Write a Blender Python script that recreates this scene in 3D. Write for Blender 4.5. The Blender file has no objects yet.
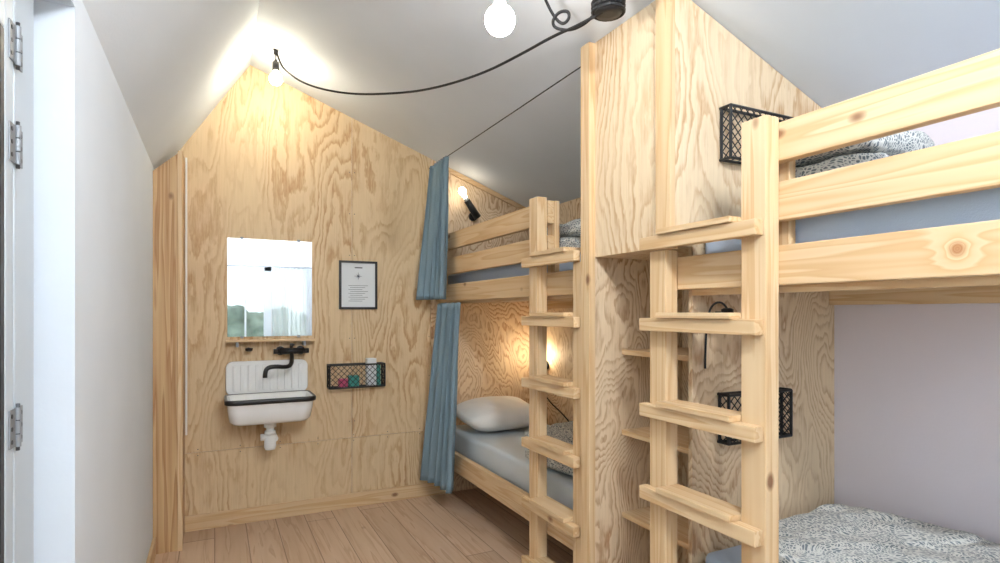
import bpy, bmesh, math, random
from mathutils import Vector, Matrix, noise
random.seed(4)
S = bpy.context.scene
COL = S.collection

# ------------------------------------------------------------ helpers
def lin(c):
    out = []
    for v in c:
        v = v/255.0
        out.append(v/12.92 if v <= 0.04045 else ((v+0.055)/1.055)**2.4)
    return (out[0], out[1], out[2], 1.0)

def group(name):
    e = bpy.data.objects.new(name, None)
    e.empty_display_size = 0.1
    COL.objects.link(e)
    return e

def finish(bm, name, mat, parent=None, smooth=False):
    bmesh.ops.recalc_face_normals(bm, faces=bm.faces)
    me = bpy.data.meshes.new(name)
    bm.to_mesh(me); bm.free()
    if smooth:
        for p in me.polygons: p.use_smooth = True
    o = bpy.data.objects.new(name, me)
    COL.objects.link(o)
    if mat: me.materials.append(mat)
    if parent: o.parent = parent
    return o

def add_box(bm, x0, x1, y0, y1, z0, z1, bev=0.0, seg=2):
    b = bmesh.new()
    r = bmesh.ops.create_cube(b, size=1.0)
    for v in b.verts:
        v.co = Vector((x0+(v.co.x+.5)*(x1-x0), y0+(v.co.y+.5)*(y1-y0), z0+(v.co.z+.5)*(z1-z0)))
    if bev > 0:
        bmesh.ops.bevel(b, geom=b.edges[:], offset=bev, segments=seg, profile=0.6, affect='EDGES')
    me = bpy.data.meshes.new("tmp"); b.to_mesh(me); b.free()
    bm.from_mesh(me); bpy.data.meshes.remove(me)

def box(name, x0, x1, y0, y1, z0, z1, mat, parent=None, bev=0.0, smooth=False, seg=2):
    bm = bmesh.new()
    add_box(bm, x0, x1, y0, y1, z0, z1, bev, seg)
    return finish(bm, name, mat, parent, smooth)

def prism(name, pts, y0, y1, mat, parent=None):
    """polygon in XZ extruded along Y"""
    bm = bmesh.new()
    a = [bm.verts.new((x, y0, z)) for x, z in pts]
    b = [bm.verts.new((x, y1, z)) for x, z in pts]
    bm.faces.new(a); bm.faces.new(b[::-1])
    n = len(pts)
    for i in range(n):
        bm.faces.new((a[i], a[(i+1) % n], b[(i+1) % n], b[i]))
    return finish(bm, name, mat, parent)

def add_tube(bm, p0, p1, r, seg=8, r2=None, caps=True):
    p0 = Vector(p0); p1 = Vector(p1)
    d = p1-p0; L = d.length
    if L < 1e-6: return
    q = Vector((0, 0, 1)).rotation_difference(d.normalized())
    M = Matrix.Translation((p0+p1)/2) @ q.to_matrix().to_4x4()
    bmesh.ops.create_cone(bm, cap_ends=caps, segments=seg, radius1=r, radius2=(r if r2 is None else r2), depth=L, matrix=M)

def tube(name, p0, p1, r, mat, parent=None, seg=16, r2=None):
    bm = bmesh.new(); add_tube(bm, p0, p1, r, seg, r2)
    o = finish(bm, name, mat, parent)
    for p in o.data.polygons:
        if len(p.vertices) == 4: p.use_smooth = True
    return o

def curve(name, pts, r, mat, parent=None, res=8, cyclic=False):
    cu = bpy.data.curves.new(name, 'CURVE'); cu.dimensions = '3D'
    sp = cu.splines.new('NURBS'); sp.points.add(len(pts)-1)
    for i, p in enumerate(pts): sp.points[i].co = (p[0], p[1], p[2], 1)
    sp.order_u = 3; sp.use_endpoint_u = True; sp.use_cyclic_u = cyclic
    cu.resolution_u = res; cu.bevel_depth = r; cu.bevel_resolution = 3; cu.use_fill_caps = True
    o = bpy.data.objects.new(name, cu); COL.objects.link(o)
    cu.materials.append(mat)
    dg = bpy.context.evaluated_depsgraph_get()
    me = bpy.data.meshes.new_from_object(o.evaluated_get(dg))
    for p in me.polygons: p.use_smooth = True
    bpy.data.objects.remove(o)
    o = bpy.data.objects.new(name, me); COL.objects.link(o)
    if parent: o.parent = parent
    return o

def lathe(name, prof, c, mat, parent=None, seg=32, M=None):
    bm = bmesh.new(); rings = []
    for r, z in prof:
        rings.append([bm.verts.new((r*math.cos(2*math.pi*i/seg), r*math.sin(2*math.pi*i/seg), z)) for i in range(seg)])
    for a, b in zip(rings, rings[1:]):
        for i in range(seg):
            bm.faces.new((a[i], a[(i+1) % seg], b[(i+1) % seg], b[i]))
    bm.faces.new(rings[0][::-1]); bm.faces.new(rings[-1])
    mat4 = Matrix.Translation(c) @ (M if M else Matrix.Identity(4))
    bmesh.ops.transform(bm, matrix=mat4, verts=bm.verts)
    return finish(bm, name, mat, parent, True)

# ------------------------------------------------------------ materials
def new_mat(name):
    m = bpy.data.materials.new(name); m.use_nodes = True
    nt = m.node_tree
    return m, nt, nt.nodes['Principled BSDF']

def simple(name, col, rough=0.5, metal=0.0, bump=0.0, bscale=200, var=0.03):
    m, nt, b = new_mat(name)
    b.inputs['Roughness'].default_value = rough
    b.inputs['Metallic'].default_value = metal
    g = nt.nodes.new('ShaderNodeNewGeometry')
    n = nt.nodes.new('ShaderNodeTexNoise'); n.inputs['Scale'].default_value = 3; n.inputs['Detail'].default_value = 3
    nt.links.new(g.outputs['Position'], n.inputs['Vector'])
    r = nt.nodes.new('ShaderNodeValToRGB')
    c = lin(col)
    r.color_ramp.elements[0].position = .3; r.color_ramp.elements[1].position = .7
    r.color_ramp.elements[0].color = tuple(max(0, x*(1-var)) for x in c[:3])+(1,)
    r.color_ramp.elements[1].color = tuple(min(1, x*(1+var)) for x in c[:3])+(1,)
    nt.links.new(n.outputs['Fac'], r.inputs['Fac']); nt.links.new(r.outputs['Color'], b.inputs['Base Color'])
    if bump > 0:
        n2 = nt.nodes.new('ShaderNodeTexNoise'); n2.inputs['Scale'].default_value = bscale; n2.inputs['Detail'].default_value = 3
        nt.links.new(g.outputs['Position'], n2.inputs['Vector'])
        bp = nt.nodes.new('ShaderNodeBump'); bp.inputs['Strength'].default_value = bump; bp.inputs['Distance'].default_value = .004
        nt.links.new(n2.outputs['Fac'], bp.inputs['Height']); nt.links.new(bp.outputs['Normal'], b.inputs['Normal'])
    return m

def mth(nt, op, a, b=None, c=None):
    n = nt.nodes.new('ShaderNodeMath'); n.operation = op
    for i, v in enumerate((a, b, c)):
        if v is None: continue
        if isinstance(v, (int, float)): n.inputs[i].default_value = v
        else: nt.links.new(v, n.inputs[i])
    return n.outputs[0]

def coords(nt, scale, rnd=17.0):
    g = nt.nodes.new('ShaderNodeNewGeometry'); oi = nt.nodes.new('ShaderNodeObjectInfo')
    mm = mth(nt, 'MULTIPLY', oi.outputs['Random'], rnd)
    cx = nt.nodes.new('ShaderNodeCombineXYZ')
    for i in range(3): nt.links.new(mm, cx.inputs[i])
    ad = nt.nodes.new('ShaderNodeVectorMath'); ad.operation = 'ADD'
    nt.links.new(g.outputs['Position'], ad.inputs[0]); nt.links.new(cx.outputs[0], ad.inputs[1])
    mu = nt.nodes.new('ShaderNodeVectorMath'); mu.operation = 'MULTIPLY'
    nt.links.new(ad.outputs[0], mu.inputs[0]); mu.inputs[1].default_value = scale
    return mu.outputs[0], g, ad.outputs[0]

def vmul(nt, vec, s):
    v = nt.nodes.new('ShaderNodeVectorMath'); v.operation = 'MULTIPLY'
    nt.links.new(vec, v.inputs[0]); v.inputs[1].default_value = s
    return v.outputs[0]

def nz(nt, vec, scale, detail=2, rough=.5, dist=0):
    n = nt.nodes.new('ShaderNodeTexNoise')
    n.inputs['Scale'].default_value = scale; n.inputs['Detail'].default_value = detail
    n.inputs['Roughness'].default_value = rough; n.inputs['Distortion'].default_value = dist
    nt.links.new(vec, n.inputs['Vector'])
    return n.outputs['Fac']

def ramp(nt, fac, stops):
    r = nt.nodes.new('ShaderNodeValToRGB'); cr = r.color_ramp
    while len(cr.elements) < len(stops): cr.elements.new(.5)
    for e, (p, c) in zip(cr.elements, stops):
        e.position = p; e.color = c
    nt.links.new(fac, r.inputs['Fac'])
    return r.outputs['Color']

def mixc(nt, mode, fac, a, b):
    n = nt.nodes.new('ShaderNodeMix'); n.data_type = 'RGBA'; n.blend_type = mode
    if isinstance(fac, (int, float)): n.inputs[0].default_value = fac
    else: nt.links.new(fac, n.inputs[0])
    for i, v in ((6, a), (7, b)):
        if isinstance(v, tuple): n.inputs[i].default_value = v
        else: nt.links.new(v, n.inputs[i])
    return n.outputs[2]

def plywood(name, pale, dark, freq=22, nscale=1.9, zs=.24, jag=1.6, lo=.25):
    """rotary-cut fir: broken, jagged flame figure on a pale ground"""
    m, nt, b = new_mat(name)
    v, g, raw = coords(nt, (1, 1, zs))
    n1 = nz(nt, v, nscale, 2.5, .5, .35)
    fib = nz(nt, vmul(nt, raw, (1, 1, .10)), 75, 2, .6)
    med = nz(nt, vmul(nt, raw, (1, 1, .35)), 17, 3, .6)
    t = mth(nt, 'ADD', mth(nt, 'MULTIPLY', n1, freq), mth(nt, 'MULTIPLY', med, jag))
    t = mth(nt, 'ADD', t, mth(nt, 'MULTIPLY', fib, .55))
    f = mth(nt, 'FRACT', t)
    k = ramp(nt, f, [(0, (0, 0, 0, 1)), (.40, (.12, .12, .12, 1)), (.70, (.8, .8, .8, 1)), (.84, (1, 1, 1, 1)), (1, (0, 0, 0, 1))])
    mask = ramp(nt, nz(nt, vmul(nt, raw, (1, 1, .4)), 3.2, 3), [(.34, (lo, lo, lo, 1)), (.60, (1, 1, 1, 1))])
    k = mixc(nt, 'MULTIPLY', 1.0, k, mask)
    fm = ramp(nt, fib, [(.32, (.5, .5, .5, 1)), (.6, (1, 1, 1, 1))])
    k = mixc(nt, 'MULTIPLY', 1.0, k, fm)
    c = mixc(nt, 'MIX', k, lin(pale), lin(dark))
    n4 = nz(nt, vmul(nt, raw, (1, 1, .03)), 170, 2)
    c = mixc(nt, 'MULTIPLY', .6, c, ramp(nt, n4, [(.3, (.87, .85, .82, 1)), (.65, (1, 1, 1, 1))]))
    big = nz(nt, vmul(nt, raw, (1, 1, .5)), 1.1, 2)
    c = mixc(nt, 'MULTIPLY', .8, c, ramp(nt, big, [(.3, (.92, .90, .87, 1)), (.7, (1, 1, 1, 1))]))
    nt.links.new(c, b.inputs['Base Color'])
    b.inputs['Roughness'].default_value = .6
    return m

def pine(name, axis, base=(222, 194, 154), dark=(206, 168, 122), knots=()):
    m, nt, b = new_mat(name)
    sc = [1, 1, 1]; sc[axis] = .04
    v, g, raw = coords(nt, tuple(sc))
    n1 = nz(nt, v, 10, 3, .5, .15)
    t = mth(nt, 'MULTIPLY', n1, 9)
    if knots:
        acc = None
        for k in knots:
            d = nt.nodes.new('ShaderNodeVectorMath'); d.operation = 'DISTANCE'
            nt.links.new(g.outputs['Position'], d.inputs[0]); d.inputs[1].default_value = k
            e = mth(nt, 'POWER', 2.718, mth(nt, 'MULTIPLY', d.outputs['Value'], -52))
            acc = e if acc is None else mth(nt, 'ADD', acc, e)
        t = mth(nt, 'ADD', t, mth(nt, 'MULTIPLY', acc, 5))
    f = mth(nt, 'FRACT', t)
    c = ramp(nt, f, [(0, lin(base)), (.5, lin(tuple((p*2+q)/3 for p, q in zip(base, dark)))), (.85, lin(dark)), (1, lin(base))])
    sc2 = [1, 1, 1]; sc2[axis] = .6
    vo = nt.nodes.new('ShaderNodeTexVoronoi'); vo.inputs['Scale'].default_value = 4.5
    nt.links.new(vmul(nt, raw, tuple(sc2)), vo.inputs['Vector'])
    kc = ramp(nt, vo.outputs['Distance'], [(.04, lin((130, 80, 45))), (.09, (1, 1, 1, 1))])
    c = mixc(nt, 'MULTIPLY', .8, c, kc)
    if knots:
        kk = ramp(nt, acc, [(.30, (1, 1, 1, 1)), (.62, lin((190, 140, 92)))])
        c = mixc(nt, 'MULTIPLY', .8, c, kk)
    oi = nt.nodes.new('ShaderNodeObjectInfo')
    br = ramp(nt, oi.outputs['Random'], [(0, (.90, .87, .83, 1)), (1, (1, 1, 1, 1))])
    c = mixc(nt, 'MULTIPLY', 1.0, c, br)
    nt.links.new(c, b.inputs['Base Color'])
    b.inputs['Roughness'].default_value = .55
    return m

def floor_mat():
    m, nt, b = new_mat("floor_planks")
    g = nt.nodes.new('ShaderNodeNewGeometry')
    sx = nt.nodes.new('ShaderNodeSeparateXYZ'); nt.links.new(g.outputs['Position'], sx.inputs[0])
    W = .185
    xs = mth(nt, 'DIVIDE', mth(nt, 'ADD', sx.outputs[0], 5), W)
    idx = mth(nt, 'FLOOR', xs); fr = mth(nt, 'FRACT', xs)
    wn = nt.nodes.new('ShaderNodeTexWhiteNoise'); wn.noise_dimensions = '1D'; nt.links.new(idx, wn.inputs['W'])
    yo = mth(nt, 'ADD', sx.outputs[1], mth(nt, 'MULTIPLY', wn.outputs['Value'], 7))
    ys = mth(nt, 'DIVIDE', mth(nt, 'ADD', yo, 20), 2.6)
    fy = mth(nt, 'FRACT', ys)
    idy = mth(nt, 'FLOOR', ys)
    wn2 = nt.nodes.new('ShaderNodeTexWhiteNoise'); wn2.noise_dimensions = '2D'
    cv = nt.nodes.new('ShaderNodeCombineXYZ'); nt.links.new(idx, cv.inputs[0]); nt.links.new(idy, cv.inputs[1])
    nt.links.new(cv.outputs[0], wn2.inputs['Vector'])
    c2 = nt.nodes.new('ShaderNodeCombineXYZ')
    nt.links.new(sx.outputs[0], c2.inputs[0]); nt.links.new(mth(nt, 'MULTIPLY', yo, .06), c2.inputs[1]); nt.links.new(mth(nt, 'MULTIPLY', idx, 3.3), c2.inputs[2])
    n1 = nz(nt, c2.outputs[0], 14, 3, .55, .3)
    f = mth(nt, 'FRACT', mth(nt, 'MULTIPLY', n1, 5))
    c = ramp(nt, f, [(0, lin((212, 186, 160))), (.6, lin((206, 178, 150))), (.88, lin((192, 160, 130))), (1, lin((212, 186, 160)))])
    pc = ramp(nt, wn2.outputs['Value'], [(0, (.82, .78, .75, 1)), (.5, (.95, .92, .9, 1)), (1, (1, 1, 1, 1))])
    c = mixc(nt, 'MULTIPLY', 1.0, c, pc)
    vo = nt.nodes.new('ShaderNodeTexVoronoi'); vo.inputs['Scale'].default_value = 3.5
    nt.links.new(vmul(nt, g.outputs['Position'], (1, .6, 1)), vo.inputs['Vector'])
    c = mixc(nt, 'MULTIPLY', .8, c, ramp(nt, vo.outputs['Distance'], [(.04, lin((130, 85, 55))), (.09, (1, 1, 1, 1))]))
    e1 = mth(nt, 'LESS_THAN', fr, .028); e2 = mth(nt, 'LESS_THAN', fy, .0025)
    e = mth(nt, 'MAXIMUM', e1, e2)
    c = mixc(nt, 'MIX', mth(nt, 'MULTIPLY', e, .75), c, lin((120, 88, 64)))
    nt.links.new(c, b.inputs['Base Color']); b.inputs['Roughness'].default_value = .42
    bp = nt.nodes.new('ShaderNodeBump'); bp.inputs['Strength'].default_value = .3; bp.inputs['Distance'].default_value = .003; bp.invert = True
    nt.links.new(e, bp.inputs['Height']); nt.links.new(bp.outputs['Normal'], b.inputs['Normal'])
    return m

def duvet_mat():
    m, nt, b = new_mat("stippled_cotton")
    g = nt.nodes.new('ShaderNodeNewGeometry')
    n = nt.nodes.new('ShaderNodeTexNoise'); n.inputs['Scale'].default_value = 9; n.inputs['Detail'].default_value = 1
    nt.links.new(g.outputs['Position'], n.inputs['Vector'])
    mx = nt.nodes.new('ShaderNodeVectorMath'); mx.operation = 'MULTIPLY_ADD'
    nt.links.new(n.outputs['Color'], mx.inputs[0]); mx.inputs[1].default_value = (.10, .10, .10); nt.links.new(g.outputs['Position'], mx.inputs[2])
    vo = nt.nodes.new('ShaderNodeTexVoronoi'); vo.feature = 'DISTANCE_TO_EDGE'; vo.inputs['Scale'].default_value = 112
    nt.links.new(vmul(nt, mx.outputs[0], (1, .55, .8)), vo.inputs['Vector'])
    c = ramp(nt, vo.outputs['Distance'], [(.07, lin((212, 212, 206))), (.22, lin((108, 118, 124)))])
    nt.links.new(c, b.inputs['Base Color']); b.inputs['Roughness'].default_value = .9
    return m

PLY = plywood("plywood_wall", (222, 197, 158), (180, 136, 90), freq=27, nscale=1.8, zs=.25)
PLYC = plywood("plywood_cabinet", (228, 207, 174), (190, 147, 102), freq=26, nscale=2.2, zs=.32)
PLYL = plywood("plywood_lower", (232, 209, 176), (172, 126, 84), freq=40, nscale=2.2, zs=.5, jag=2.2, lo=.4)
PX = pine("pine_x", 0); PY = pine("pine_y", 1); PZ = pine("pine_z", 2)
PYK = pine("pine_knotty", 1, knots=((1.53, .715, 1.555),))
PPAN = pine("pine_weathered", 2, base=(208, 174, 128), dark=(172, 126, 80))
FLOOR = floor_mat()
WHITE = simple("white_plaster", (226, 234, 242), .9, bump=.15, bscale=90, var=.015)
CEIL = simple("ceiling_paint", (220, 226, 232), .9, bump=.1, bscale=80, var=.02)
PINK = simple("pale_lilac_wall", (222, 213, 218), .85, bump=.1, bscale=80, var=.02)
PAINT = simple("white_gloss_paint", (196, 205, 212), .4)
GREYP = simple("grey_seal", (120, 124, 128), .6)
STEEL = simple("steel", (150, 154, 158), .5, .5)
DARKS = simple("dark_steel", (90, 92, 95), .5, .5)
BLACK = simple("black_metal", (22, 22, 24), .4)
NET = simple("black_wire", (24, 24, 26), .6)
BLACKR = simple("black_cable", (18, 18, 20), .6)
ENAMEL = simple("white_enamel", (242, 242, 240), .15)
PLASTIC = simple("white_plastic", (235, 235, 232), .35)
CURT = simple("curtain_fabric", (118, 138, 148), .95, bump=.4, bscale=500, var=.10)
SHEET = simple("sheet_grey", (206, 214, 218), .9, bump=.3, bscale=300)
SHEETB = simple("sheet_bluegrey", (176, 190, 208), .9, bump=.3, bscale=300)
PILLOW = simple("pillow_cotton", (238, 236, 230), .9, bump=.3, bscale=300)
DUV = duvet_mat()
HEDGE = simple("foliage", (140, 150, 138), .9, bump=1, bscale=20, var=.4)
GRASS = simple("grass", (150, 158, 138), .95, var=.3)
PAPER = simple("paper", (222, 226, 228), .6)
INK = simple("ink", (60, 66, 76), .7)
PINKI = simple("pink_wrapper", (200, 80, 120), .5)
TEAL = simple("teal_wrapper", (60, 150, 140), .5)

mm, nt, b = new_mat("mirror_silver"); b.inputs['Base Color'].default_value = (.93, .95, .95, 1); b.inputs['Metallic'].default_value = 1; b.inputs['Roughness'].default_value = .015
MIRROR = mm
mm = bpy.data.materials.new("window_glass"); mm.use_nodes = True; nt = mm.node_tree
nt.nodes.remove(nt.nodes['Principled BSDF'])
tr = nt.nodes.new('ShaderNodeBsdfTransparent'); tr.inputs[0].default_value = (.93, .96, .95, 1)
gl = nt.nodes.new('ShaderNodeBsdfGlossy'); gl.inputs['Roughness'].default_value = .02
fr = nt.nodes.new('ShaderNodeFresnel'); mxs = nt.nodes.new('ShaderNodeMixShader')
nt.links.new(fr.outputs[0], mxs.inputs[0]); nt.links.new(tr.outputs[0], mxs.inputs[1]); nt.links.new(gl.outputs[0], mxs.inputs[2])
nt.links.new(mxs.outputs[0], nt.nodes['Material Output'].inputs['Surface'])
GLASS = mm
mm = bpy.data.materials.new("voile"); mm.use_nodes = True; nt = mm.node_tree
nt.nodes.remove(nt.nodes['Principled BSDF'])
tr = nt.nodes.new('ShaderNodeBsdfTransparent'); tl = nt.nodes.new('ShaderNodeBsdfTranslucent'); tl.inputs[0].default_value = (.93, .94, .95, 1)
mxs = nt.nodes.new('ShaderNodeMixShader'); mxs.inputs[0].default_value = .6
nt.links.new(tr.outputs[0], mxs.inputs[1]); nt.links.new(tl.outputs[0], mxs.inputs[2])
nt.links.new(mxs.outputs[0], nt.nodes['Material Output'].inputs['Surface'])
VOILE = mm
def emis(name, col, s):
    m, nt, b = new_mat(name)
    b.inputs['Base Color'].default_value = (1, 1, 1, 1)
    b.inputs['Emission Color'].default_value = col; b.inputs['Emission Strength'].default_value = s
    return m
BULBW = emis("bulb_warm", (1, .88, .66, 1), 170)
BULBN = emis("bulb_soft", (1, .96, .92, 1), 110)
BULBFILL = emis("bulb_added_fill", (.92, .96, 1, 1), 820)  # for the two added out-of-view bulbs that give most of the fill
BULBL = emis("bulb_reading", (1, .82, .55, 1), 75)
BULBU = emis("bulb_reading_dim", (1, .88, .70, 1), 22)

# ------------------------------------------------------------ room shell
D = 4.2
XL, XR = -.325, 2.40
RX, RZ = .21, 3.07
def ceil(x):
    return 3.1485-.374*x if x >= RX else 2.26+(x-XL)*(RZ-2.26)/(RX-XL)
YR = -1.5
box("floor", XL-.14, XR+.1, YR-.1, D+.1, -.1, 0, FLOOR)

wb = group("wall_back")
prism("core", [(XL-.12, 0), (XR+.1, 0), (XR+.1, ceil(XR+.1)), (RX, RZ), (XL, 2.26), (XL-.12, 2.26)], D+.012, D+.1, WHITE, wb)
g = .0015
prism("panel_upper_left", [(XL, .5+g), (.888-g, .5+g), (.888-g, ceil(.888)), (RX, RZ), (XL, 2.26)], D, D+.012, PLY, wb)
prism("panel_upper_mid", [(.888+g, .5+g), (1.49-g, .5+g), (1.49-g, ceil(1.49)), (.888+g, ceil(.888))], D, D+.012, PLY, wb)
prism("panel_upper_right", [(1.49+g, .5+g), (XR, .5+g), (XR, ceil(XR)), (1.49+g, ceil(1.49))], D, D+.012, PLYL, wb)
prism("panel_lower_left", [(XL, 0), (.888-g, 0), (.888-g, .5-g), (XL, .5-g)], D, D+.012, PLY, wb)
prism("panel_lower_mid", [(.888+g, 0), (1.49-g, 0), (1.49-g, .5-g), (.888+g, .5-g)], D, D+.012, PLY, wb)
prism("panel_lower_right", [(1.49+g, 0), (XR, 0), (XR, .5-g), (1.49+g, .5-g)], D, D+.012, PLYL, wb)
bm = bmesh.new()
for x in (.87, .906, 1.475):
    for z in [.62+.3*i for i in range(7)]:
        if z < ceil(x)-.1: add_tube(bm, (x, D-.0012, z), (x, D+.002, z), .0035, 8)
for x in [-.1+.25*i for i in range(7)]:
    add_tube(bm, (x, D-.0012, .48), (x, D+.002, .48), .0035, 8)
    add_tube(bm, (x, D-.0012, .52), (x, D+.002, .52), .0035, 8)
finish(bm, "screws", DARKS, wb)

wl = group("wall_left")
DY0, DY1, DH = .75, 1.82, 2.2
box("wall_far", XL-.12, XL, DY1, D+.012, 0, 2.26, WHITE, wl)
box("wall_near", XL-.12, XL, YR, DY0, 0, 2.26, WHITE, wl)
box("wall_over_door", XL-.12, XL, DY0, DY1, DH, 2.26, WHITE, wl)

wr = group("wall_right")
box("plaster", XR, XR+.1, YR, 1.6, 0, ceil(XR), PINK, wr)
box("plywood_lining", XR, XR+.1, 1.6, D+.012, 0, ceil(XR), PLYL, wr)

GX0, GX1, GH = .1, 1.42, 2.15
wre = group("wall_rear")
prism("left_part", [(XL-.12, 0), (GX0, 0), (GX0, ceil(GX0)), (XL, 2.26), (XL-.12, 2.26)], YR-.12, YR, WHITE, wre)
prism("right_part", [(GX1, 0), (XR+.1, 0), (XR+.1, ceil(XR+.1)), (GX1, ceil(GX1))], YR-.12, YR, WHITE, wre)
prism("over_door", [(GX0, GH), (GX1, GH), (GX1, ceil(GX1)), (RX, RZ), (GX0, ceil(GX0))], YR-.12, YR, WHITE, wre)

ce = group("ceiling")
prism("slope_right", [(RX, RZ), (XR+.1, ceil(XR+.1)), (XR+.1, ceil(XR+.1)+.1), (RX, RZ+.1)], YR-.12, D+.1, CEIL, ce)
prism("slope_left", [(XL, 2.26), (RX, RZ), (RX, RZ+.1), (XL-.12, 2.36), (XL-.12, 2.26)], YR-.12, D+.1, WHITE, ce)

box("baseboard_back", -.175, 1.62, D-.018, D, 0, .1, PX, None, .003)
box("baseboard_left", XL, XL+.018, DY1, 3.88, 0, .1, PY, None, .003)
box("trim_1", 1.462, 1.515, D-.022, D, .1, .52, PZ, None, .003)
prism("trim_2", [(1.58, ceil(1.58)-.04), (XR, ceil(XR)-.04), (XR, ceil(XR)-.002), (1.58, ceil(1.58)-.002)], D-.02, D-.001, PX)

cc = group("corner_column")
prism("boxed_column", [(XL+.001, 0), (-.175, 0), (-.175, ceil(-.175)-.12), (XL+.001, ceil(XL)-.03)], 3.88, D, PPAN, cc)
box("corner_batten", -.197, -.172, 3.868, 3.88, .0, 2.36, PZ, cc, .002)
box("conduit", -.172, -.160, D-.014, D-.001, .62, 2.40, PLASTIC, cc, .003)

# ------------------------------------------------------------ left door
dr = group("door_1")
XF = -.41
box("frame_stile", XF-.05, XF, 1.775, 1.819, 0, DH, GREYP, dr, .003)
box("frame_jamb", XF-.05, XF+.012, 1.62, 1.772, 0, DH, PAINT, dr, .006)
box("frame_stile_near", XF-.05, XF+.012, DY0, DY0+.07, 0, DH, PAINT, dr, .006)
box("frame_head", XF-.05, XF+.012, DY0+.07, 1.62, DH-.07, DH, PAINT, dr, .006)
box("leaf_stile_hinge", XF-.045, XF+.012, 1.556, 1.612, .02, DH-.075, PAINT, dr, .006)
box("leaf_gasket", XF-.04, XF+.010, 1.532, 1.555, .30, DH-.19, BLACK, dr)
box("leaf_stile_lock", XF-.045, XF+.012, DY0+.075, DY0+.18, .02, DH-.075, PAINT, dr, .006)
box("leaf_rail_bottom", XF-.045, XF+.012, DY0+.18, 1.556, .02, .30, PAINT, dr, .006)
box("leaf_rail_top", XF-.045, XF+.012, DY0+.18, 1.556, DH-.19, DH-.075, PAINT, dr, .006)
box("glass_pane", XF-.02, XF-.01, DY0+.18, 1.531, .30, DH-.19, GLASS, dr)
for i, z in enumerate((2.0, 1.78, 1.155, .3)):
    bm = bmesh.new()
    for k in range(3):
        zc = z-.030+.030*k
        add_tube(bm, (XF+.018, 1.616, zc-.0135), (XF+.018, 1.616, zc+.0135), .0062, 14)
    finish(bm, "hinge_knuckles_%d" % i, STEEL, dr)
    tube("hinge_pin_%d" % i, (XF+.018, 1.616, z-.052), (XF+.018, 1.616, z+.052), .004, DARKS, dr)
    box("hinge_leaf_%d" % i, XF+.012, XF+.0155, 1.622, 1.664, z-.042, z+.042, STEEL, dr, .001)
    box("hinge_leaf_b_%d" % i, XF+.012, XF+.0155, 1.572, 1.611, z-.042, z+.042, STEEL, dr, .001)
    bm = bmesh.new()
    for dz in (-.028, 0, .028):
        for yy in (1.650, 1.584):
            add_tube(bm, (XF+.014, yy, z+dz), (XF+.0168, yy, z+dz), .005, 10)
    finish(bm, "hinge_screws_%d" % i, BLACK, dr)
tube("handle", (XF+.012, DY0+.12, 1.02), (XF+.07, DY0+.12, 1.02), .01, STEEL, dr)
tube("handle_lever", (XF+.07, DY0+.11, 1.02), (XF+.07, DY0+.25, 1.02), .01, STEEL, dr)

wd = group("window_1")
for nm, x0, x1 in (("left", GX0, GX0+.06), ("right", GX1-.06, GX1), ("meeting", .70, .82)):
    box("stile_"+nm, x0, x1, YR-.08, YR-.02, 0, GH, PAINT, wd, .005)
box("head", GX0+.06, GX1-.06, YR-.08, YR-.02, GH-.09, GH, PAINT, wd, .005)
for nm, a, c_ in (("l", GX0+.06, .70), ("r", .82, GX1-.06)):
    box("bottom_rail_"+nm, a, c_, YR-.08, YR-.02, 0, .35, PAINT, wd, .005)
    box("glass_"+nm, a, c_, YR-.055, YR-.045, .35, GH-.09, GLASS, wd)
    box("glazing_bar_"+nm, (a+c_)/2-.012, (a+c_)/2+.012, YR-.07, YR-.03, .35, GH-.09, PAINT, wd)
bm = bmesh.new()
rows = []
for j in range(8):
    z = 2.12-(2.12-.05)*j/7
    rows.append([bm.verts.new((.80+.62*i/90, YR+.05+.02*math.sin(i*.62+.2*j), z)) for i in range(91)])
for a, b_ in zip(rows, rows[1:]):
    for i in range(90): bm.faces.new((a[i], a[i+1], b_[i+1], b_[i]))
vc = group("voile_curtain")
finish(bm, "voile", VOILE, vc, True)
tube("rod", (.05, YR+.05, 2.13), (1.47, YR+.05, 2.13), .008, STEEL, vc)
for i, x in enumerate((.07, 1.45)):
    tube("rod_bracket_%d" % i, (x, YR, 2.13), (x, YR+.05, 2.13), .006, STEEL, vc)

# outside
box("ground_outside", -9, 10, -12, 12, -.3, -.12, GRASS)
bm = bmesh.new()
bmesh.ops.create_grid(bm, x_segments=90, y_segments=20, size=1)
for v in bm.verts:
    x, y = v.co.x, v.co.y
    p = Vector((x*6+.5, -7.5, (y+1)*.82-.2))
    k = noise.noise(p*1.1)*.35+noise.noise(p*4)*.18
    v.co = Vector((p.x, p.y+k, p.z+(k if y > .8 else 0)))
finish(bm, "hedge_row", HEDGE, None, True)
bm = bmesh.new()
bmesh.ops.create_grid(bm, x_segments=60, y_segments=20, size=1)
for v in bm.verts:
    x, y = v.co.x, v.co.y
    p = Vector((-4.0, x*5+1, (y+1)*1.1-.2))
    k = noise.noise(p*1.1)*.5+noise.noise(p*4)*.25
    v.co = Vector((p.x+k, p.y, p.z+(k if y > .8 else 0)))
finish(bm, "hedge_row", HEDGE, None, True)

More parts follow.
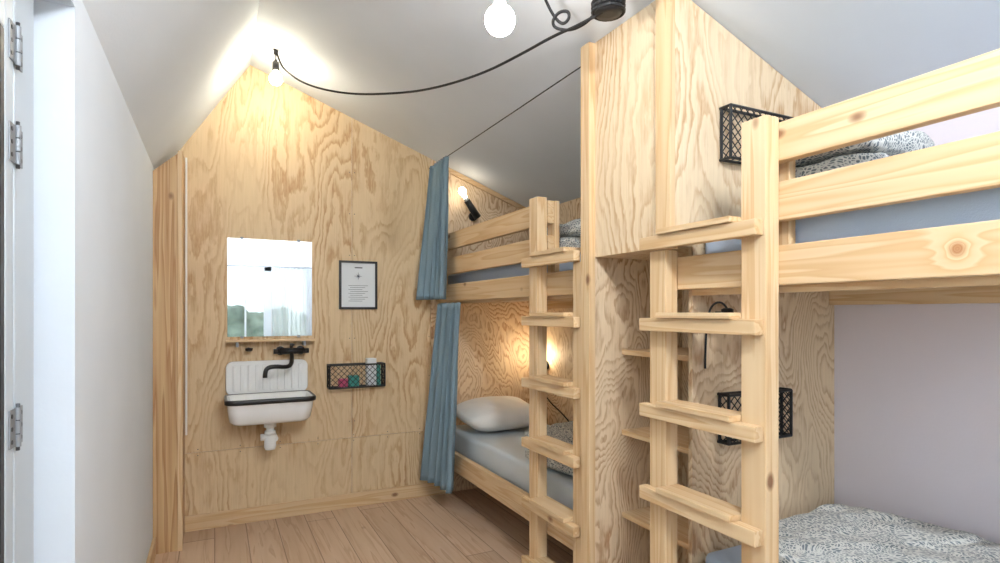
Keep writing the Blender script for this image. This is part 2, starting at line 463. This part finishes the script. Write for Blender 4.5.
# ------------------------------------------------------------ plywood cabinet between bunks
CX = 1.49; CY0, CY1 = 1.58, 2.07
cab = group("plywood_storage_cabinet")
zb = 1.65
prism("upper_side_panel", [(CX, zb), (XR-.002, zb), (XR-.002, ceil(XR)-.003), (CX, ceil(CX)-.003)], CY0, CY0+.018, PLYC, cab)
prism("lower_side_panel", [(1.575, 0), (XR-.002, 0), (XR-.002, zb), (1.575, zb)], CY0, CY0+.018, PLYL, cab)
prism("far_side_panel", [(CX, 0), (XR-.002, 0), (XR-.002, ceil(XR)-.003), (CX, ceil(CX)-.003)], CY1, CY1+.055, PLYL, cab)
prism("front_panel", [(CX, zb), (CX+.018, zb), (CX+.018, ceil(CX+.018)-.003), (CX, ceil(CX)-.003)], CY0+.018, CY1, PLYC, cab)
box("upper_floor", CX+.018, 2.0, CY0+.018, CY1, zb, zb+.018, PLYC, cab)
box("niche_back", 2.0, 2.018, CY0+.018, CY1, 0, zb+.018, PLYL, cab)
for i, z in enumerate((1.23, .87, .5)):
    box("niche_shelf_%d" % i, 1.64, 2.0, CY0+.018, CY1, z-.011, z+.011, PY, cab, .001)
box("tall_post", CX-.034, CX, 2.062, 2.128, 0, ceil(CX)-.005, PZ, cab, .003)
box("corner_batten", CX-.026, CX, CY0-.004, 1.652, 1.70, ceil(CX)-.005, PZ, cab, .003)

# ------------------------------------------------------------ bunks
def bunk(ya, yb, gate, first):
    b = group("bunk_bed")
    RXa, RXb = 1.53, 1.568
    box("upper_side_rail", RXa, RXb, ya, yb if first else 1.65, 1.492, 1.612, PY if first else PYK, b, .004)
    box("guard_rail_mid", RXa, RXb, gate[0], gate[1], 1.687, 1.805, PY, b, .004)
    box("guard_rail_top", RXa, RXb, gate[0], gate[1], 1.867, 1.985, PY, b, .004)
    box("lower_side_rail", RXa, RXb, ya, yb, .27, .40, PY, b, .004)
    for nm, z0, z1 in (("upper", 1.47, 1.535), ("lower", .27, .335)):
        box(nm+"_wall_ledger", XR-.045, XR-.002, ya, yb, z0-.03, z1, PY, b, .003)
        box(nm+"_front_ledger", RXb, RXb+.03, ya, yb, z0-.0, z1, PY, b, .003)
        n = 13
        for i in range(n):
            y = ya+.06+(yb-ya-.14)*i/(n-1)
            box("%s_slat_%d" % (nm, i), RXb+.002, XR-.004, y-.035, y+.035, z1, z1+.018, PX, b, .002)
        box(nm+"_base_panel", RXb+.03, XR-.046, ya+.005, yb-.005, z1-.012, z1-.001, PLYL, b)
    for i, y in enumerate((gate[0]+.03, gate[1]-.05)):
        box("guard_post_%d" % i, RXb, RXb+.03, y-.035, y+.035, 1.54, 1.985, PZ, b, .003)
    return b
bunk(2.13, D-.004, (2.53, D-.004), True)
nb = bunk(-.48, 1.576, (-.48, 1.26), False)
box("end_post_front", 1.50, 1.568, -.56, -.485, 0, 2.0, PZ, nb, .004)
box("end_post_back", XR-.07, XR-.002, -.56, -.485, 0, 2.0, PZ, nb, .004)
for i, z in enumerate((.27, 1.49, 1.80)):
    box("end_board_%d" % i, 1.568, XR-.07, -.54, -.505, z, z+.13, PX, nb, .004)

def ladder(y0, y1, wl_, wr_, ztall):
    L = group("bunk_ladder")
    box("post_near", 1.47, 1.529, y0, y0+wl_, 0, ztall[0], PZ, L, .004)
    box("post_far", 1.47, 1.529, y1-wr_, y1, 0, ztall[1], PZ, L, .004)
    for i, z in enumerate((1.69, 1.39, 1.07, .76, .45, .14)):
        box("tread_front_%d" % i, 1.432, 1.469, y0+.008, y1+.016, z-.050, z-.002, PY, L, .004)
        xb = 1.527
        box("tread_step_%d" % i, 1.420, xb, y0+wl_+.002, y1-wr_-.002, z-.0015, z+.018, PY, L, .003)
        box("tread_cleat_%d" % i, 1.47, 1.51, y0+wl_+.001, y0+wl_+.02, z-.05, z-.002, PY, L)
        box("tread_cleat_b_%d" % i, 1.47, 1.51, y1-wr_-.02, y1-wr_-.001, z-.05, z-.002, PY, L)
    return L
ladder(1.18, 1.69, .09, .085, (2.000, 1.637))
ladder(2.14, 2.62, .07, .085, (1.637, 2.000))

# ------------------------------------------------------------ bedding
def mattress(x0, x1, y0, y1, z0, z1, mat):
    bm = bmesh.new()
    add_box(bm, x0, x1, y0, y1, z0, z1, .035, 4)
    o = finish(bm, "mattress", mat, None, True)
    return o
mattress(1.605, 2.35, 2.15, D-.03, .356, .53, SHEET)
mattress(1.605, 2.35, 2.15, D-.03, 1.556, 1.70, SHEETB)
mattress(1.605, 2.35, -.45, 1.56, .356, .53, SHEETB)
mattress(1.605, 2.35, -.45, 1.56, 1.556, 1.72, SHEETB)

def soft(bm, cx, cy, cz, lx, ly, lz, rz, e1, e2, seed, amp, ns=5, nu=96, nv=44, tilt=0):
    def sp(v, e): return math.copysign(abs(v)**e, v)
    rows = []
    R = Matrix.Rotation(rz, 3, 'Z') @ Matrix.Rotation(tilt, 3, 'X')
    for j in range(nv+1):
        ph = -math.pi/2+math.pi*j/nv
        row = []
        for i in range(nu):
            th = 2*math.pi*i/nu
            x = sp(math.cos(ph), e1)*sp(math.cos(th), e2)*lx/2
            y = sp(math.cos(ph), e1)*sp(math.sin(th), e2)*ly/2
            z = sp(math.sin(ph), e1)*lz/2
            p = Vector((x, y, z)); q = p*ns+Vector((seed, seed*2.1, 0))
            n = noise.noise(q)+.5*noise.noise(q*2.3)
            cr = 1-abs(noise.noise(Vector((q.x*.6+q.y*.9, q.y*.5, seed+4))))*2
            rd = noise.noise(Vector((q.x*.7, q.y*.7, seed)))
            if z > -lz*.25:
                p.z += amp*n-amp*.9*max(0, cr-.55)
            d = Vector((x, y, 0))
            if d.length > 1e-4: p += d.normalized()*amp*.8*rd
            row.append(bm.verts.new(R @ p+Vector((cx, cy, cz))))
        rows.append(row)
    for a, b in zip(rows, rows[1:]):
        for i in range(nu):
            bm.faces.new((a[i], a[(i+1) % nu], b[(i+1) % nu], b[i]))
    bmesh.ops.remove_doubles(bm, verts=bm.verts, dist=1e-5)

def pillow(cx, cy, z0, lx, ly, lz, rz, mat, tilt=0):
    bm = bmesh.new()
    soft(bm, cx, cy, z0+lz/2, lx, ly, lz, rz, 1.0, .38, 3.1, .012, 5, tilt=tilt)
    finish(bm, "pillow", mat, None, True)
pillow(1.90, 3.86, .545, .62, .44, .22, .08, PILLOW, .16)
pillow(1.95, 3.90, 1.705, .60, .40, .14, .05, SHEET)

def duvet(cx, cy, z0, lx, ly, h, rz, layers, seed):
    bm = bmesh.new()
    lh = h/layers
    for k in range(layers):
        s = 1-.03*k
        soft(bm, cx+.012*math.sin(seed+k*2), cy+.015*math.cos(seed+k*3), z0+lh*(k+.56), lx*s, ly*s, lh*1.15, rz+.03*math.sin(k*5+seed), .5, .38, seed+k*4.3, .015+.007*k, 7)
    finish(bm, "duvet", DUV, None, True)
duvet(1.90, 2.72, .535, .56, .62, .19, .1, 2, 1.3)
duvet(1.93, 2.64, 1.705, .58, .54, .19, -.1, 2, 5.3)
duvet(1.965, 1.09, .535, .68, .68, .13, .10, 2, 9.1)
duvet(1.84, 1.19, 1.725, .44, .40, .22, .05, 3, 2.7)

# ------------------------------------------------------------ curtains and wire
def curtain(pa, pb, ta, tb, ztop, zbot, folds, depth):
    bm = bmesh.new(); nu, nv = folds*14, 30
    rows = []
    for j in range(nv+1):
        s = j/nv
        A = Vector(ta).lerp(Vector(pa), s); B = Vector(tb).lerp(Vector(pb), s)
        dirv = (B-A).normalized(); nrm = Vector((-dirv.y, dirv.x))
        row = []
        for i in range(nu+1):
            u = i/nu
            ph = u*folds*2*math.pi
            am = depth*(.6+.4*s)*(1+.3*math.sin(u*7+1))
            w = math.sin(ph+.5*math.sin(s*3+u*9))
            p = A.lerp(B, u)+nrm*am*w+dirv*am*.3*math.sin(2*ph)
            z = ztop+(zbot-ztop)*s
            if j == 0: z += .006*w
            row.append(bm.verts.new((p.x, p.y, z)))
        rows.append(row)
    for a, b in zip(rows, rows[1:]):
        for i in range(nu): bm.faces.new((a[i], a[i+1], b[i+1], b[i]))
    o = finish(bm, "curtain", CURT, None, True)
    md = o.modifiers.new("thick", 'SOLIDIFY'); md.thickness = .003
    return o
curtain((1.355, 4.13), (1.46, 3.80), (1.465, 4.12), (1.470, 3.78), 2.505, 1.50, 5, .036)
curtain((1.385, 4.13), (1.46, 3.66), (1.47, 3.98), (1.485, 3.60), 1.472, .17, 5, .036)
cw = group("curtain_wire")
tube("wire", (1.478, 2.30, 2.516), (1.478, D, 2.516), .003, BLACKR, cw, 8)
tube("wire_tail", (1.478, 2.129, 2.516), (1.478, 2.30, 2.516), .003, BLACKR, cw, 8)
bm = bmesh.new()
for i in range(6): add_tube(bm, (1.478, 3.84+.045*i, 2.516), (1.478, 3.846+.045*i, 2.516), .011, 12)
finish(bm, "wire_rings", STEEL, cw)

# ------------------------------------------------------------ mirror, shelf, sink, faucet
WY = D
mi = group("wall_mirror")
box("mirror_glass", .072, .608, WY-.008, WY-.001, 1.245, 1.90, MIRROR, mi)
for i, (x, z) in enumerate(((.16, 1.903), (.52, 1.903), (.16, 1.242), (.52, 1.242))):
    box("clip_%d" % i, x-.01, x+.01, WY-.014, WY-.001, z-.008, z+.008, STEEL, mi, .002)
sh = group("vanity_shelf")
box("shelf_board", .062, .622, WY-.10, WY-.001, 1.212, 1.226, PX, sh, .003)
for i, x in enumerate((.13, .55)):
    box("bracket_%d" % i, x-.008, x+.008, WY-.08, WY-.001, 1.18, 1.211, STEEL, sh, .002)

def rrect(cx, cy, hx, hy, r, n=8):
    pts = []
    for q, (sx, sy) in enumerate(((1, 1), (-1, 1), (-1, -1), (1, -1))):
        for i in range(n+1):
            a = math.pi/2*q+math.pi/2*i/n
            pts.append((cx+sx*(hx-r)+r*math.cos(a), cy+sy*(hy-r)+r*math.sin(a)))
    return pts
def loft(name, rings, mat, parent, closed_ends=True):
    bm = bmesh.new(); R = [[bm.verts.new(p) for p in r] for r in rings]
    n = len(R[0])
    for a, b in zip(R, R[1:]):
        for i in range(n): bm.faces.new((a[i], a[(i+1) % n], b[(i+1) % n], b[i]))
    if closed_ends:
        bm.faces.new(R[0]); bm.faces.new(R[-1])
    return finish(bm, name, mat, parent, True)
sk = group("wall_sink")
scx, scy, shx, shy = .32, 4.005, .262, .165
def ring(dx, dy, z, r): return [(x, y, z) for x, y in rrect(scx, scy, shx-dx, shy-dy, r)]
loft("basin", [ring(.09, .09, .700, .05), ring(.045, .05, .705, .06), ring(.022, .028, .725, .07), ring(.012, .012, .79, .06), ring(.006, .006, .845, .055),
               ring(0, 0, .852, .05), ring(0, 0, .862, .05), ring(.012, .012, .866, .045), ring(.024, .024, .858, .04), ring(.034, .034, .80, .05), ring(.06, .06, .745, .06), ring(.12, .10, .738, .04)], ENAMEL, sk)
loft("rim_band", [ring(-.001, -.001, .838, .05), ring(-.007, -.007, .842, .053), ring(-.008, -.008, .860, .054), ring(-.004, -.004, .868, .052), ring(.010, .010, .869, .045), ring(.012, .012, .862, .045)], BLACK, sk, False)
pts = rrect(scx, .97, shx-.004, .112, .045)
bm = bmesh.new()
Rg = []
for dy, k in ((4.197, 1.0), (4.178, 1.0), (4.170, .985)):
    Rg.append([bm.verts.new((scx+(x-scx)*k, dy, .97+(z-.97)*k)) for x, z in pts])
n = len(pts)
for a, b_ in zip(Rg, Rg[1:]):
    for i in range(n): bm.faces.new((a[i], a[(i+1) % n], b_[(i+1) % n], b_[i]))
bm.faces.new(Rg[0]); bm.faces.new(Rg[-1])
finish(bm, "splashback", ENAMEL, sk, False)
bm = bmesh.new()
for i in range(10):
    x = scx-.205+.41*i/9
    add_box(bm, x-.011, x+.011, 4.157, 4.175, .885, 1.055, .005, 3)
finish(bm, "splashback_flutes", ENAMEL, sk, True)
tube("drain_collar", (.32, 4.0, .665), (.32, 4.0, .702), .038, PLASTIC, sk, 24)
tube("drain_pipe", (.32, 4.0, .60), (.32, 4.0, .668), .024, PLASTIC, sk, 24)
tube("drain_nut", (.32, 4.0, .615), (.32, 4.0, .64), .034, PLASTIC, sk, 12)
lathe("bottle_trap", [(.012, -.0), (.030, .004), (.036, .02), (.036, .085), (.030, .095), (.02, .10)], (.32, 4.0, .515), PLASTIC, sk)
tube("waste_pipe", (.35, 4.0, .585), (.35, 4.198, .585), .02, PLASTIC, sk, 20)
tube("waste_elbow", (.262, 4.0, .600), (.352, 4.0, .600), .022, PLASTIC, sk, 20)
tube("plug", (.32, 4.0, .739), (.32, 4.0, .744), .025, STEEL, sk, 20)

fa = group("wall_faucet")
tube("body", (.39, 4.13, 1.145), (.54, 4.13, 1.145), .021, BLACK, fa, 20)
for i, x in enumerate((.40, .53)):
    tube("inlet_%d" % i, (x, 4.13, 1.145), (x, 4.198, 1.145), .014, BLACK, fa)
    tube("flange_%d" % i, (x, 4.188, 1.145), (x, 4.199, 1.145), .03, BLACK, fa, 24)
tube("handle_left", (.352, 4.13, 1.145), (.388, 4.13, 1.145), .017, BLACK, fa, 12)
tube("handle_right", (.542, 4.13, 1.145), (.578, 4.13, 1.145), .017, BLACK, fa, 12)
tube("handle_stem", (.465, 4.13, 1.165), (.465, 4.12, 1.19), .012, BLACK, fa)
box("lever", .455, .475, 4.03, 4.13, 1.185, 1.197, BLACK, fa, .004)
curve("spout", [(.465, 4.12, 1.13), (.465, 4.08, 1.09), (.45, 4.03, 1.055), (.41, 3.97, 1.05), (.35, 3.95, 1.06), (.30, 3.945, 1.055), (.285, 3.945, 1.025), (.285, 3.945, .99)], .014, BLACK, fa)
so = group("soap_holder")
tube("arm", (.20, 4.198, 1.165), (.20, 4.12, 1.165), .008, BLACK, so)
lathe("dish", [(.012, 0), (.022, .006), (.024, .02), (.02, .022), (.012, .01)], (.20, 4.12, 1.15), BLACK, so)

# picture
pf = group("picture_frame")
box("print", .806, 1.057, WY-.012, WY-.002, 1.442, 1.768, PAPER, pf)
for nm, a in (("left", (.794, .810, 1.43, 1.78)), ("right", (1.053, 1.069, 1.43, 1.78)), ("top", (.810, 1.053, 1.764, 1.78)), ("bottom", (.810, 1.053, 1.43, 1.446))):
    box("frame_"+nm, a[0], a[1], WY-.022, WY-.001, a[2], a[3], BLACK, pf, .002)
bm = bmesh.new()
add_box(bm, .905, .960, WY-.0132, WY-.0121, 1.727, 1.735)
for i in range(9):
    add_box(bm, .86+.012*(i % 2), 1.00-.02*(i % 3), WY-.0132, WY-.0121, 1.60-.014*i, 1.6025-.014*i)
for a in range(8):
    an = a*math.pi/4
    L = .028 if a % 2 == 0 else .018
    add_tube(bm, (.931, WY-.0126, 1.67), (.931+L*math.cos(an), WY-.0126, 1.67+L*math.sin(an)), .003, 4, .0004)
finish(bm, "printing", INK, pf)

# ------------------------------------------------------------ wire baskets
def basket(x0, x1, yw, z0, z1, dep, items, s=.028):
    g = group("wire_basket")
    yw = yw-.002
    bm = bmesh.new(); yf = yw-dep; r = .006
    for p, q in (((x0, yf, z1), (x1, yf, z1)), ((x0, yf, z0), (x1, yf, z0)), ((x0, yf, z0), (x0, yf, z1)), ((x1, yf, z0), (x1, yf, z1)),
                 ((x0, yw-.007, z1), (x1, yw-.007, z1)), ((x0, yw-.007, z0), (x1, yw-.007, z0)), ((x0, yw-.007, z0), (x0, yw-.007, z1)), ((x1, yw-.007, z0), (x1, yw-.007, z1)),
                 ((x0, yf, z1), (x0, yw, z1)), ((x1, yf, z1), (x1, yw, z1)), ((x0, yf, z0), (x0, yw, z0)), ((x1, yf, z0), (x1, yw, z0))):
        add_tube(bm, p, q, r, 8)
    finish(bm, "rim", BLACK, g)
    bm = bmesh.new(); H = z1-z0
    def mesh_face(o, ux, w):
        o = Vector(o); ux = Vector(ux)
        k = -H
        while k < w:
            for sg in (1, -1):
                a0 = k
                h0, h1 = (0, H) if sg == 1 else (H, 0)
                t0 = max(0, -a0/H); t1 = min(1, (w-a0)/H)
                if t1 > t0:
                    pa = o+ux*(a0+H*t0)+Vector((0, 0, h0+(h1-h0)*t0)); pb = o+ux*(a0+H*t1)+Vector((0, 0, h0+(h1-h0)*t1))
                    add_tube(bm, pa, pb, .0022, 5)
            k += s
    mesh_face((x0, yf, z0), (1, 0, 0), x1-x0)
    mesh_face((x0, yf, z0), (0, 1, 0), dep)
    mesh_face((x1, yf, z0), (0, 1, 0), dep)
    i = 0
    while x0+i*.035 < x1:
        add_tube(bm, (x0+i*.035, yf, z0), (x0+i*.035, yw, z0), .0016, 5); i += 1
    finish(bm, "netting", NET, g)
    for k, (a, w, h, m) in enumerate(items):
        box("contents_%d" % k, x0+a, x0+a+w, yf+.02, yw-.015, z0+.003, z0+h, m, g, .006)
basket(.715, 1.105, D, .875, 1.035, .09, [(.07, .06, .06, PINKI), (.14, .07, .08, TEAL), (.265, .07, .20, PAPER), (.34, .025, .15, TEAL)], .04)
basket(1.715, 2.06, CY0, 1.985, 2.18, .05, [], .034)
basket(1.705, 2.05, CY0, .92, 1.10, .05, [(.22, .06, .05, GREYP)], .034)

# ------------------------------------------------------------ pendant bulbs and cable
def bulb(name, x, y, z, r, mat, ztop, cap=True):
    g = group(name)
    prof = []
    for i in range(15):
        a = -math.pi/2+math.pi*.86*i/14
        prof.append((max(.001, r*math.cos(a)), r*math.sin(a)))
    prof += [(r*.36, r*1.15), (r*.33, r*1.3)]
    lathe("glass_globe", prof, (x, y, z), mat, g, 24)
    tube("socket", (x, y, z+r*1.25), (x, y, z+r*1.25+.055), .020, BLACK, g, 20)
    tube("socket_collar", (x, y, z+r*1.25+.055), (x, y, z+r*1.25+.075), .013, BLACK, g, 16, .006)
    if ztop > z+r*1.25+.07:
        tube("cord", (x, y, z+r*1.25+.07), (x, y, ztop), .004, BLACKR, g, 8)
    return g
bulb("pendant_fill_bulb", .335, 3.78, 2.845, .038, BULBW, 3.02)
bulb("pendant_fill_bulb", .844, 1.70, 2.375, .050, BULBN, ceil(.844))
bulb("pendant_fill_bulb", .62, .05, 2.66, .050, BULBFILL, ceil(.62))  # added fill light, out of view above the camera
bulb("pendant_fill_bulb", .45, -.95, 2.75, .050, BULBFILL, ceil(.45))  # added fill light, unseen behind the camera

cb = group("hanging_cable")
curve("main_run", [(.335, 3.78, 3.03), (.345, 3.77, 2.98), (.38, 3.72, 2.875), (.511, 3.6, 2.765), (.70, 3.4, 2.683), (.877, 3.15, 2.63), (1.02, 2.9, 2.591), (1.134, 2.5, 2.543), (1.189, 2.2, 2.529), (1.212, 1.95, 2.513), (1.230, 1.8, 2.49), (1.26, 1.70, 2.50)], .006, BLACKR, cb)
curve("knot", [(1.13, 1.95, 2.72), (1.15, 1.93, 2.64), (1.185, 1.92, 2.57), (1.215, 1.9, 2.53), (1.235, 1.88, 2.55), (1.225, 1.87, 2.575), (1.195, 1.89, 2.575), (1.18, 1.92, 2.55), (1.20, 1.93, 2.525), (1.26, 1.88, 2.51), (1.31, 1.8, 2.55), (1.33, 1.7, 2.64)], .006, BLACKR, cb)
lathe("ceiling_hook", [(.012, 0), (.014, .01), (.014, .03)], (.335, 3.78, 2.995), BLACK, cb)
sf = group("ceiling_socket")
lathe("holder", [(.020, -.02), (.046, -.02), (.052, -.01), (.052, .035), (.046, .05), (.02, .06), (.012, .10)], (1.285, 1.70, 2.515), BLACK, sf)
bm = bmesh.new()
for k in range(3):
    for i in range(24):
        a = 2*math.pi*i/24; a2 = 2*math.pi*(i+1)/24
        add_tube(bm, (1.285+.056*math.cos(a), 1.70+.056*math.sin(a), 2.505+.016*k), (1.285+.056*math.cos(a2), 1.70+.056*math.sin(a2), 2.505+.016*k), .007, 8)
finish(bm, "coiled_cord", BLACKR, sf)
tube("stem", (1.285, 1.70, 2.61), (1.285, 1.70, ceil(1.285)), .006, BLACKR, sf)

# reading lamps
r1 = group("reading_lamp")
tube("wall_plate", (1.84, D-.022, 2.17), (1.84, D, 2.17), .035, BLACK, r1, 24)
tube("arm", (1.84, D-.02, 2.17), (1.81, D-.10, 2.20), .009, BLACK, r1)
tube("holder", (1.84, D-.10, 2.15), (1.74, D-.12, 2.27), .030, BLACK, r1, 24, .024)
tube("collar", (1.74, D-.12, 2.27), (1.725, D-.125, 2.29), .018, PLASTIC, r1, 24)
q = Vector((0, 0, 1)).rotation_difference(Vector((-.07, -.02, .11)).normalized()).to_matrix().to_4x4()
BP = [(.012, 0), (.016, .015), (.028, .04), (.03, .055), (.024, .075), (.010, .084), (.001, .086)]
lathe("lamp_bulb", BP, (1.725, D-.125, 2.29), BULBU, r1, 20, q)
r2 = group("reading_lamp")
tube("wall_plate", (XR-.02, 3.98, .98), (XR, 3.98, .98), .035, BLACK, r2, 24)
tube("arm", (XR-.02, 3.98, .98), (XR-.08, 3.98, .98), .009, BLACK, r2)
tube("holder", (XR-.08, 3.98, .95), (XR-.08, 3.98, 1.02), .022, BLACK, r2, 24)
lathe("lamp_bulb", BP, (XR-.08, 3.98, 1.02), BULBL, r2, 20)
curve("flex", [(XR-.08, 3.98, .95), (XR-.06, 3.97, .80), (XR-.03, 3.9, .70), (XR-.012, 3.7, .62), (XR-.012, 3.6, .56)], .005, BLACKR, r2)
r3 = group("reading_lamp")
lathe("holder", [(.02, -.03), (.022, -.028), (.022, .03), (.012, .035)], (1.70, CY0-.05, 1.39), BLACK, r3)
box("bracket", 1.69, 1.71, CY0-.05, CY0-.001, 1.40, 1.412, BLACK, r3)
curve("flex", [(1.70, CY0-.05, 1.42), (1.69, CY0-.04, 1.45), (1.65, CY0-.02, 1.44), (1.63, CY0-.012, 1.36), (1.63, CY0-.010, 1.20)], .004, BLACKR, r3)

# ------------------------------------------------------------ daylight
def area(name, loc, target, sx, sy, power, col):
    l = bpy.data.lights.new(name, 'AREA'); l.shape = 'RECTANGLE'; l.size = sx; l.size_y = sy; l.energy = power; l.color = col
    o = bpy.data.objects.new(name, l); o.location = loc
    o.rotation_euler = (Vector(target)-Vector(loc)).to_track_quat('-Z', 'Y').to_euler(); COL.objects.link(o)
area("daylight_garden", (-1.5, -3.0, 2.0), (1.1, 1.5, 1.1), 1.6, 2.0, 560, (.86, .93, 1))
area("daylight_garden", (3.1, -3.0, 2.0), (.0, 2.5, 1.2), 1.6, 2.0, 560, (.86, .93, 1))
w = bpy.data.worlds.new("World"); S.world = w; w.use_nodes = True
nt = w.node_tree; bg = nt.nodes['Background']
sky = nt.nodes.new('ShaderNodeTexSky'); sky.sky_type = 'HOSEK_WILKIE'; sky.turbidity = 6; sky.sun_direction = (-.3, -.5, .8)
mixn = nt.nodes.new('ShaderNodeMix'); mixn.data_type = 'RGBA'; mixn.inputs[0].default_value = .6
nt.links.new(sky.outputs[0], mixn.inputs[6]); mixn.inputs[7].default_value = (.9, .95, 1, 1)
nt.links.new(mixn.outputs[2], bg.inputs['Color']); bg.inputs['Strength'].default_value = 2.6

# ------------------------------------------------------------ origins
bpy.context.view_layer.update()
for o in list(COL.objects):
    if o.parent: continue
    if o.type == 'EMPTY':
        pts = [v.co for c in o.children if c.type == 'MESH' for v in c.data.vertices]
        if not pts: continue
        c = Vector([(min(p[i] for p in pts)+max(p[i] for p in pts))/2 for i in range(3)])
        o.location = c
        for ch in o.children: ch.location = -c
    elif o.type == 'MESH':
        pts = [v.co for v in o.data.vertices]
        c = Vector([(min(p[i] for p in pts)+max(p[i] for p in pts))/2 for i in range(3)])
        o.data.transform(Matrix.Translation(-c)); o.location = c

# ------------------------------------------------------------ camera
cam = bpy.data.cameras.new("camera"); co = bpy.data.objects.new("camera", cam); COL.objects.link(co)
co.location = (0, 0, 1.41); co.rotation_euler = (math.radians(90), 0, math.radians(-26.4))
cam.sensor_width = 36; cam.lens = 20.66; cam.shift_y = .0305; cam.clip_start = .02
S.camera = co
S.view_settings.view_transform = 'Standard'
S.view_settings.look = 'None'
S.view_settings.exposure = 0
